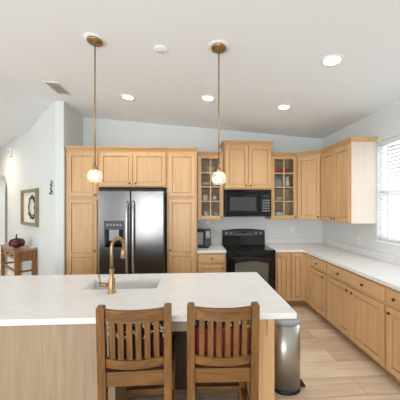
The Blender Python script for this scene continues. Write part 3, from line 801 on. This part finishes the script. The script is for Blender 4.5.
def pendant(label, x, y, zg):
    z0 = zc(x)
    t = thing('pendant_light', label, 'pendant light', (x, y, z0-0.001), 0, 'brass pendants over the island')
    bm = lathe(B(), [(0, 0), (0.098, 0), (0.096, -0.004), (0, -0.004)], 32)
    bmesh.ops.transform(bm, matrix=Matrix.Rotation(math.atan(SL), 4, 'Y'), verts=bm.verts)
    o = obj('ceiling_plate', bm, M['whiteplastic'], t); o['label'] = 'thin white ceiling plate'
    bm = lathe(B(), [(0, -0.0045), (0.066, -0.0045), (0.068, -0.014), (0.060, -0.024), (0.02, -0.028), (0.012, -0.04), (0, -0.04)], 28)
    bmesh.ops.transform(bm, matrix=Matrix.Rotation(math.atan(SL), 4, 'Y'), verts=bm.verts)
    obj('canopy', bm, M['brass'], t)
    g = zg-z0
    bm = tube(B(), [(0, 0, -0.035), (0, 0, g+0.105)], 0.0055, 10); obj('rod', bm, M['brass'], t)
    bm = lathe(B(), [(0, g+0.125), (0.008, g+0.125), (0.010, g+0.10), (0.018, g+0.085), (0.022, g+0.062), (0, g+0.060)], 18); obj('socket', bm, M['brass'], t)
    R2 = 0.064; n = 40
    bm = B(); prof = []
    for k in range(15):
        a = 0.36+(2.62-0.36)*k/14
        prof.append((R2*math.sin(a), g+R2*math.cos(a)))
    lathe(bm, prof, n)
    for v in bm.verts:
        an = math.atan2(v.co.y, v.co.x); s = 1+0.02*math.cos(an*20); v.co.x *= s; v.co.y *= s
    gl = obj('globe', bm, M['globe'], t)
    md = gl.modifiers.new('thickness', 'SOLIDIFY'); md.thickness = 0.003
    bm = ico(B(), (0, 0, g+0.008), 0.024, 2, (1, 1, 1.4)); obj('bulb', bm, M['bulb'], t)
    d = bpy.data.lights.new('bulb_light', 'POINT'); d.energy = 0.5; d.shadow_soft_size = 0.03; d.color = (1.0, 0.94, 0.86)
    l = bpy.data.objects.new('bulb_light', d); COL.objects.link(l); l.parent = t; l.location = (0, 0, g+0.005)
    return t
pendant('brass rod pendant with ribbed glass globe above the faucet, left of the two', -0.842, 2.334, 1.862)
pendant('brass rod pendant with ribbed glass globe in front of the left glass cabinet', 0.242, 2.24, 1.842)
t = thing('smoke_detector', 'flat round white smoke detector on the ceiling between the pendants', 'smoke detector', (-0.269, 2.362, zc(-0.269)-0.001)); ceil_rot(t)
bm = lathe(B(), [(0, 0), (0.06, 0), (0.06, -0.006), (0.052, -0.012), (0, -0.013)], 28); obj('housing', bm, M['ceiling'], t)
bm = lathe(B(), [(0.0, -0.0135), (0.018, -0.0135), (0.016, -0.016), (0, -0.016)], 16); obj('cap', bm, M['ceiling'], t)
t = thing('ceiling_vent', 'white slatted air vent in the ceiling near the wall end', 'vent', (-1.72, 3.47, zc(-1.72)-0.001)); ceil_rot(t)
bm = B(); box(bm, -0.11, -0.085, -0.19, 0.19, -0.008, 0, 0.002); box(bm, 0.085, 0.11, -0.19, 0.19, -0.008, 0, 0.002)
box(bm, -0.085, 0.085, -0.19, -0.165, -0.008, 0, 0.002); box(bm, -0.085, 0.085, 0.165, 0.19, -0.008, 0, 0.002); obj('frame', bm, M['whiteplastic'], t)
bm = B(); box(bm, -0.085, 0.085, -0.165, 0.165, -0.0012, 0); obj('backing', bm, M['charcoal'], t)
bm = B()
for k in range(5):
    x = -0.068+k*0.034
    hull8(bm, [(x-0.004, -0.165, -0.0085), (x+0.010, -0.165, -0.0085), (x+0.010, 0.165, -0.0085), (x-0.004, 0.165, -0.0085)],
          [(x-0.010, -0.165, -0.0015), (x-0.008, -0.165, -0.0015), (x-0.008, 0.165, -0.0015), (x-0.010, 0.165, -0.0015)])
obj('louvers', bm, M['whiteplastic'], t)

# ------------------------------------------------------------------ bar chairs (local: chair faces +y, back at -y)
def chair():
    t = thing('counter_chair', '', 'chair', (0, 0, 0), 0)
    hw = 0.208; Y0 = -0.215; lw = 0.045; TOP = 1.045
    bow = lambda x: -0.032*(1-(x/(hw-lw))**2)
    def post(s):
        bm = B(); xa = s*(hw-lw/2)
        sec = [(0.0, 0.0, 1.0), (0.58, 0.0, 1.0), (TOP-0.012, -0.035, 0.95)]
        prev = None
        for z, dy, k in sec:
            h = lw/2*k
            ring = [bm.verts.new((xa+a*h, Y0+dy+b*h, z)) for a, b in ((-1, -1), (1, -1), (1, 1), (-1, 1))]
            if prev:
                for i in range(4):
                    j = (i+1) % 4; bm.faces.new((prev[i], prev[j], ring[j], ring[i]))
            else: bm.faces.new(ring[::-1])
            prev = ring
        h = lw/2*0.7
        ring = [bm.verts.new((xa+a*h, Y0-0.035+b*h, TOP)) for a, b in ((-1, -1), (1, -1), (1, 1), (-1, 1))]
        for i in range(4):
            j = (i+1) % 4; bm.faces.new((prev[i], prev[j], ring[j], ring[i]))
        bm.faces.new(ring)
        return bm
    for s in (-1, 1): obj('rear_leg', post(s), M['chairwood'], t)
    for s in (-1, 1):
        bm = B(); box(bm, s*(hw-lw/2)-lw/2, s*(hw-lw/2)+lw/2, 0.19, 0.235, 0, 0.575, 0.003); obj('front_leg', bm, M['chairwood'], t)
    yb = lambda z: Y0-0.035*max(0, (z-0.58))/(TOP-0.58)
    xi = hw-lw-0.0005
    def rail(z0, z1, th, arch=0.0):
        bm = B(); n = 12; prev = None
        for k in range(n+1):
            x = -xi+2*xi*k/n; y0 = yb((z0+z1)/2)+bow(x); a = arch*(1-(x/xi)**2)
            ring = [bm.verts.new(p) for p in ((x, y0-th/2, z0), (x, y0+th/2, z0), (x, y0+th/2, z1+a), (x, y0-th/2, z1+a))]
            if prev:
                for i in range(4):
                    j = (i+1) % 4; bm.faces.new((prev[i], prev[j], ring[j], ring[i]))
            else: bm.faces.new(ring)
            prev = ring
        bm.faces.new(prev[::-1])
        return bm
    obj('top_rail', rail(0.955, 1.022, 0.024, 0.0), M['chairwood_h'], t)
    obj('lower_rail', rail(0.690, 0.738, 0.024), M['chairwood_h'], t)
    for k in range(6):
        x = -0.1225+0.049*k
        bm = B(); sw = 0.0155; ya, yb_ = yb(0.7)+bow(x), yb(0.98)+bow(x)
        hull8(bm, [(x-sw, ya-0.007, 0.7385), (x+sw, ya-0.007, 0.7385), (x+sw, ya+0.007, 0.7385), (x-sw, ya+0.007, 0.7385)],
              [(x-sw, yb_-0.007, 0.9545), (x+sw, yb_-0.007, 0.9545), (x+sw, yb_+0.007, 0.9545), (x-sw, yb_+0.007, 0.9545)])
        obj('slat', bm, M['chairwood'], t)
    bm = B(); box(bm, -xi, xi, Y0-0.014, Y0+0.016, 0.572, 0.655, 0.003); obj('back_rail', bm, M['chairwood_h'], t)
    bm = B(); box(bm, -hw-0.005, hw+0.005, Y0+0.024, 0.25, 0.5765, 0.612, 0.008); obj('seat', bm, M['chairwood'], t)
    bm = B(); box(bm, -xi, xi, 0.2, 0.225, 0.51, 0.576, 0.002); obj('front_apron', bm, M['chairwood_h'], t)
    for s in (-1, 1):
        x = s*(hw-lw/2)
        bm = B(); box(bm, x-0.012, x+0.012, Y0+0.023, 0.1895, 0.51, 0.576, 0.002); obj('side_apron', bm, M['chairwood'], t)
        bm = B(); box(bm, x-0.011, x+0.011, Y0+0.023, 0.1895, 0.20, 0.24, 0.002); obj('side_stretcher', bm, M['chairwood'], t)
    bm = B(); box(bm, -xi, xi, Y0-0.012, Y0+0.012, 0.12, 0.16, 0.002); obj('rear_stretcher', bm, M['chairwood_h'], t)
    bm = B(); box(bm, -xi, xi, 0.20, 0.225, 0.205, 0.25, 0.002); obj('footrest', bm, M['chairwood_h'], t)
    return t
ch1 = chair()
ch1['label'] = 'oak slat-back counter chair with dark cushion, left one at the island'
ch1['group'] = 'counter chairs at the island'
ch2 = copy_tree(ch1)
ch2['label'] = 'oak slat-back counter chair with bright red cushion, right one nearest the trash can'
CH = [(ch1, (-0.322, 1.735, 0), 0.02), (ch2, (0.193, 1.735, 0), -0.03)]
for o, l, r in CH: o.location = l; o.rotation_euler = (0, 0, r)
def cushion(label, mat, ch):
    o, l, r = ch
    bm = B()
    box(bm, -0.165, 0.165, -0.03, 0.03, 0.0, 0.325, 0.022)
    for v in bm.verts:
        k = (1-(v.co.x/0.165)**2)
        v.co.y += math.copysign(0.012*k, v.co.y) - 0.02*k
        v.co.z += 0.0
    for f in bm.faces: f.smooth = True
    c = obj('chair_cushion', bm, mat)
    p = Matrix.Rotation(r, 3, 'Z') @ Vector((0, -0.155, 0))
    c.location = (l[0]+p.x, l[1]+p.y, 0.6125); c.rotation_euler = (0.05, 0, r)
    return tag(c, label, 'cushion')
cushion('dark printed cushion propped behind the slats of the left counter chair', M['cushion_dark'], CH[0])
cushion('red cushion with black and white top band behind the slats of the right counter chair', M['cushion_red'], CH[1])

# ------------------------------------------------------------------ trash can (D-shaped, flat side towards the island)
t = thing('trash_can', 'slim rounded stainless steel step trash can beside the island end', 'trash can', (0.835, 2.25, 0))
def dsec(k=1.0, a_=0.124, b_=0.105):
    pts = []
    for i in range(40):
        an = 2*PI*i/40; c, s__ = math.cos(an), math.sin(an)
        e_ = 0.55 if s__ > 0 else 0.85
        pts.append((a_*k*math.copysign(abs(c)**e_, c), b_*k*math.copysign(abs(s__)**e_, s__)))
    return pts
def dprism(z0, z1, k):
    bm = prism(B(), dsec(k), z0, z1, 0.0)
    bm.normal_update()
    for f in bm.faces:
        if abs(f.normal.z) < 0.5: f.smooth = True
    return bm
obj('base', dprism(0.0, 0.03, 1.0), M['blackmatte'], t)
obj('body', dprism(0.0305, 0.59, 0.985), M['cansteel'], t)
bm = B(); rr_ = []
for k, z in ((1.03, 0.5905), (1.03, 0.608), (1.0, 0.618), (0.9, 0.624)):
    rr_.append([bm.verts.new((x, y, z)) for x, y in dsec(k)])
bm.faces.new(rr_[0][::-1]); bm.faces.new(rr_[-1]); n = 40
for a, b in zip(rr_, rr_[1:]):
    for i in range(n):
        j = (i+1) % n; bm.faces.new((a[i], a[j], b[j], b[i]))
o = obj('lid', bm, M['grey'], t); o['label'] = 'grey lid'
bm = B(); box(bm, 0.118, 0.165, -0.045, 0.045, 0.022, 0.036, 0.005); obj('pedal', bm, M['blackmatte'], t)

# ------------------------------------------------------------------ hall: console table, gourd, framed wreath, twig ornament
TR = -PI/4         # local -x = along the wall away from camera, local -y = out of the wall
tb = thing('console_table', 'narrow oak console table with three small drawers against the angled hall wall', 'table', tuple(hall(1.38, 0.17, 0)), TR)
# local x from -0.52 (far end) to 0.52 (near end), y from -0.15 (front) to 0.15 (wall)
bm = B(); box(bm, -0.54, 0.54, -0.165, 0.155, 0.845, 0.87, 0.004); obj('tabletop', bm, M['tabletop'], tb)
for sx in (-1, 1):
    for sy in (-1, 1):
        bm = B(); cx_, cy_ = sx*0.485, sy*0.122
        hull8(bm, [(cx_-0.030-0.014*(sx < 0), cy_-0.026, 0), (cx_+0.030+0.014*(sx > 0), cy_-0.026, 0), (cx_+0.030+0.014*(sx > 0), cy_+0.026, 0), (cx_-0.030-0.014*(sx < 0), cy_+0.026, 0)],
              [(cx_-0.030, cy_-0.026, 0.8445), (cx_+0.030, cy_-0.026, 0.8445), (cx_+0.030, cy_+0.026, 0.8445), (cx_-0.030, cy_+0.026, 0.8445)])
        obj('leg', bm, M['tablewood'], tb)
bm = B(); box(bm, -0.452, 0.452, -0.12, 0.12, 0.70, 0.844); obj('drawer_case', bm, M['tablewood'], tb)
for k in range(3):
    x0 = -0.45+k*0.302
    bm = B(); box(bm, x0+0.006, x0+0.292, -0.136, -0.1205, 0.712, 0.835, 0.003); d = obj('drawer', bm, M['tabletop'], tb)
    bm = ico(B(), (x0+0.149, -0.148, 0.775), 0.014, 2); obj('knob', bm, M['bronze'], d)
for sx in (-1, 1):
    bm = B(); box(bm, sx*0.49-0.01, sx*0.49+0.01, -0.095, 0.095, 0.68, 0.84); obj('side_panel', bm, M['tablewood'], tb)
    bm = B(); box(bm, sx*0.49-0.01, sx*0.49+0.01, -0.095, 0.095, 0.50, 0.53); obj('side_stretcher', bm, M['tablewood'], tb)
bm = B(); box(bm, -0.454, 0.454, -0.13, -0.11, 0.50, 0.53); obj('front_stretcher', bm, M['tablewood'], tb)

gp = hall(1.2, 0.22, 0.8705)
t = thing('decorative_gourd', 'round dark red and brown decorative gourd with a curved stem on the console table', 'decoration', tuple(gp), TR)
bm = B(); ico(bm, (0, 0, 0.085), 0.085, 3, (1, 1, 0.95))
for v in bm.verts:
    an = math.atan2(v.co.y, v.co.x); rr = math.hypot(v.co.x, v.co.y)
    s = 1+0.05*math.cos(an*8); v.co.x *= s; v.co.y *= s
    v.co.z -= 0.02*math.exp(-(rr/0.03)**2)*(1 if v.co.z > 0.085 else 0)
bmesh.ops.translate(bm, verts=bm.verts, vec=(0, 0, -min(v.co.z for v in bm.verts)))
obj('body', bm, M['gourdred'], t)
bm = B(); tube(bm, [(0, 0, 0.148), (0.005, 0, 0.17), (0.03, -0.02, 0.19), (0.085, -0.02, 0.235), (0.095, -0.02, 0.245)], [0.014, 0.011, 0.010, 0.011, 0.008], 8); obj('stem', bm, M['leaf'], t)
bm = B()
for k in range(7):
    a = PI*0.28+k*0.56
    tube(bm, [(0.03*math.cos(a), 0.03*math.sin(a), 0.158), (0.075*math.cos(a), 0.075*math.sin(a), 0.135), (0.098*math.cos(a), 0.098*math.sin(a), 0.09), (0.085*math.cos(a), 0.085*math.sin(a), 0.03)], [0.012, 0.026, 0.028, 0.014], 8)
obj('woven_leaves', bm, M['gourdbrown'], t)
dp_ = hall(0.93, 0.06, 0.8705)
dish('trinket_dish', 'small white dish on the near end of the console table', 'dish', tuple(dp_), bowlp(0.045, 0.035), M['white'])

# framed wreath
t = thing('framed_wreath', 'weathered wooden frame with a dark wreath on white hung above the console table', 'wall art', tuple(hall(1.265, 0, 1.245)), TR)
bm = B(); fw2 = 0.475; fh = 0.65; fr_ = 0.055; fd = 0.048
box(bm, -fw2, -fw2+fr_, -fd, -0.001, 0, fh, 0.004); box(bm, fw2-fr_, fw2, -fd, -0.001, 0, fh, 0.004)
box(bm, -fw2+fr_, fw2-fr_, -fd, -0.001, 0, fr_, 0.004); box(bm, -fw2+fr_, fw2-fr_, -fd, -0.001, fh-fr_, fh, 0.004)
obj('frame', bm, M['framewood'], t)
bm = B(); box(bm, -fw2+fr_, fw2-fr_, -0.006, -0.001, fr_, fh-fr_); o = obj('backing', bm, M['paper'], t); o['label'] = 'white backing board'
bm = B(); random.seed(3)
for k in range(90):
    a = 2*PI*k/90+random.uniform(-.05, .05); r = 0.185+random.uniform(-0.02, 0.02)
    c = (0.19+r*math.cos(a), -0.03+random.uniform(-.008, .004), 0.325+r*math.sin(a))
    ico(bm, c, random.uniform(0.012, 0.022), 1, (1, 0.6, 1))
obj('wreath', bm, M['wreath'], t)
# twig ornament
t = thing('twig_ornament', 'small dark leafy twig ornament on the angled wall by the wall end', 'wall ornament', tuple(hall(0.17, 0, 1.87)), TR)
bm = tube(B(), [(-0.02, -0.012, -0.09), (0.0, -0.014, -0.03), (-0.01, -0.014, 0.03), (0.02, -0.012, 0.10)], 0.005, 8); obj('stem', bm, M['leaf'], t)
bm = B()
for (x, z, rr) in ((0.03, 0.09, .02), (-0.03, 0.06, .018), (0.035, 0.03, .018), (-0.04, -0.01, .016), (0.03, -0.05, .02), (-0.05, -0.08, .022), (0.0, 0.115, .014), (0.05, -0.085, .015)):
    ico(bm, (x, -0.014, z), rr, 1, (1.3, 0.4, 0.8))
obj('leaves', bm, M['leaf'], t)
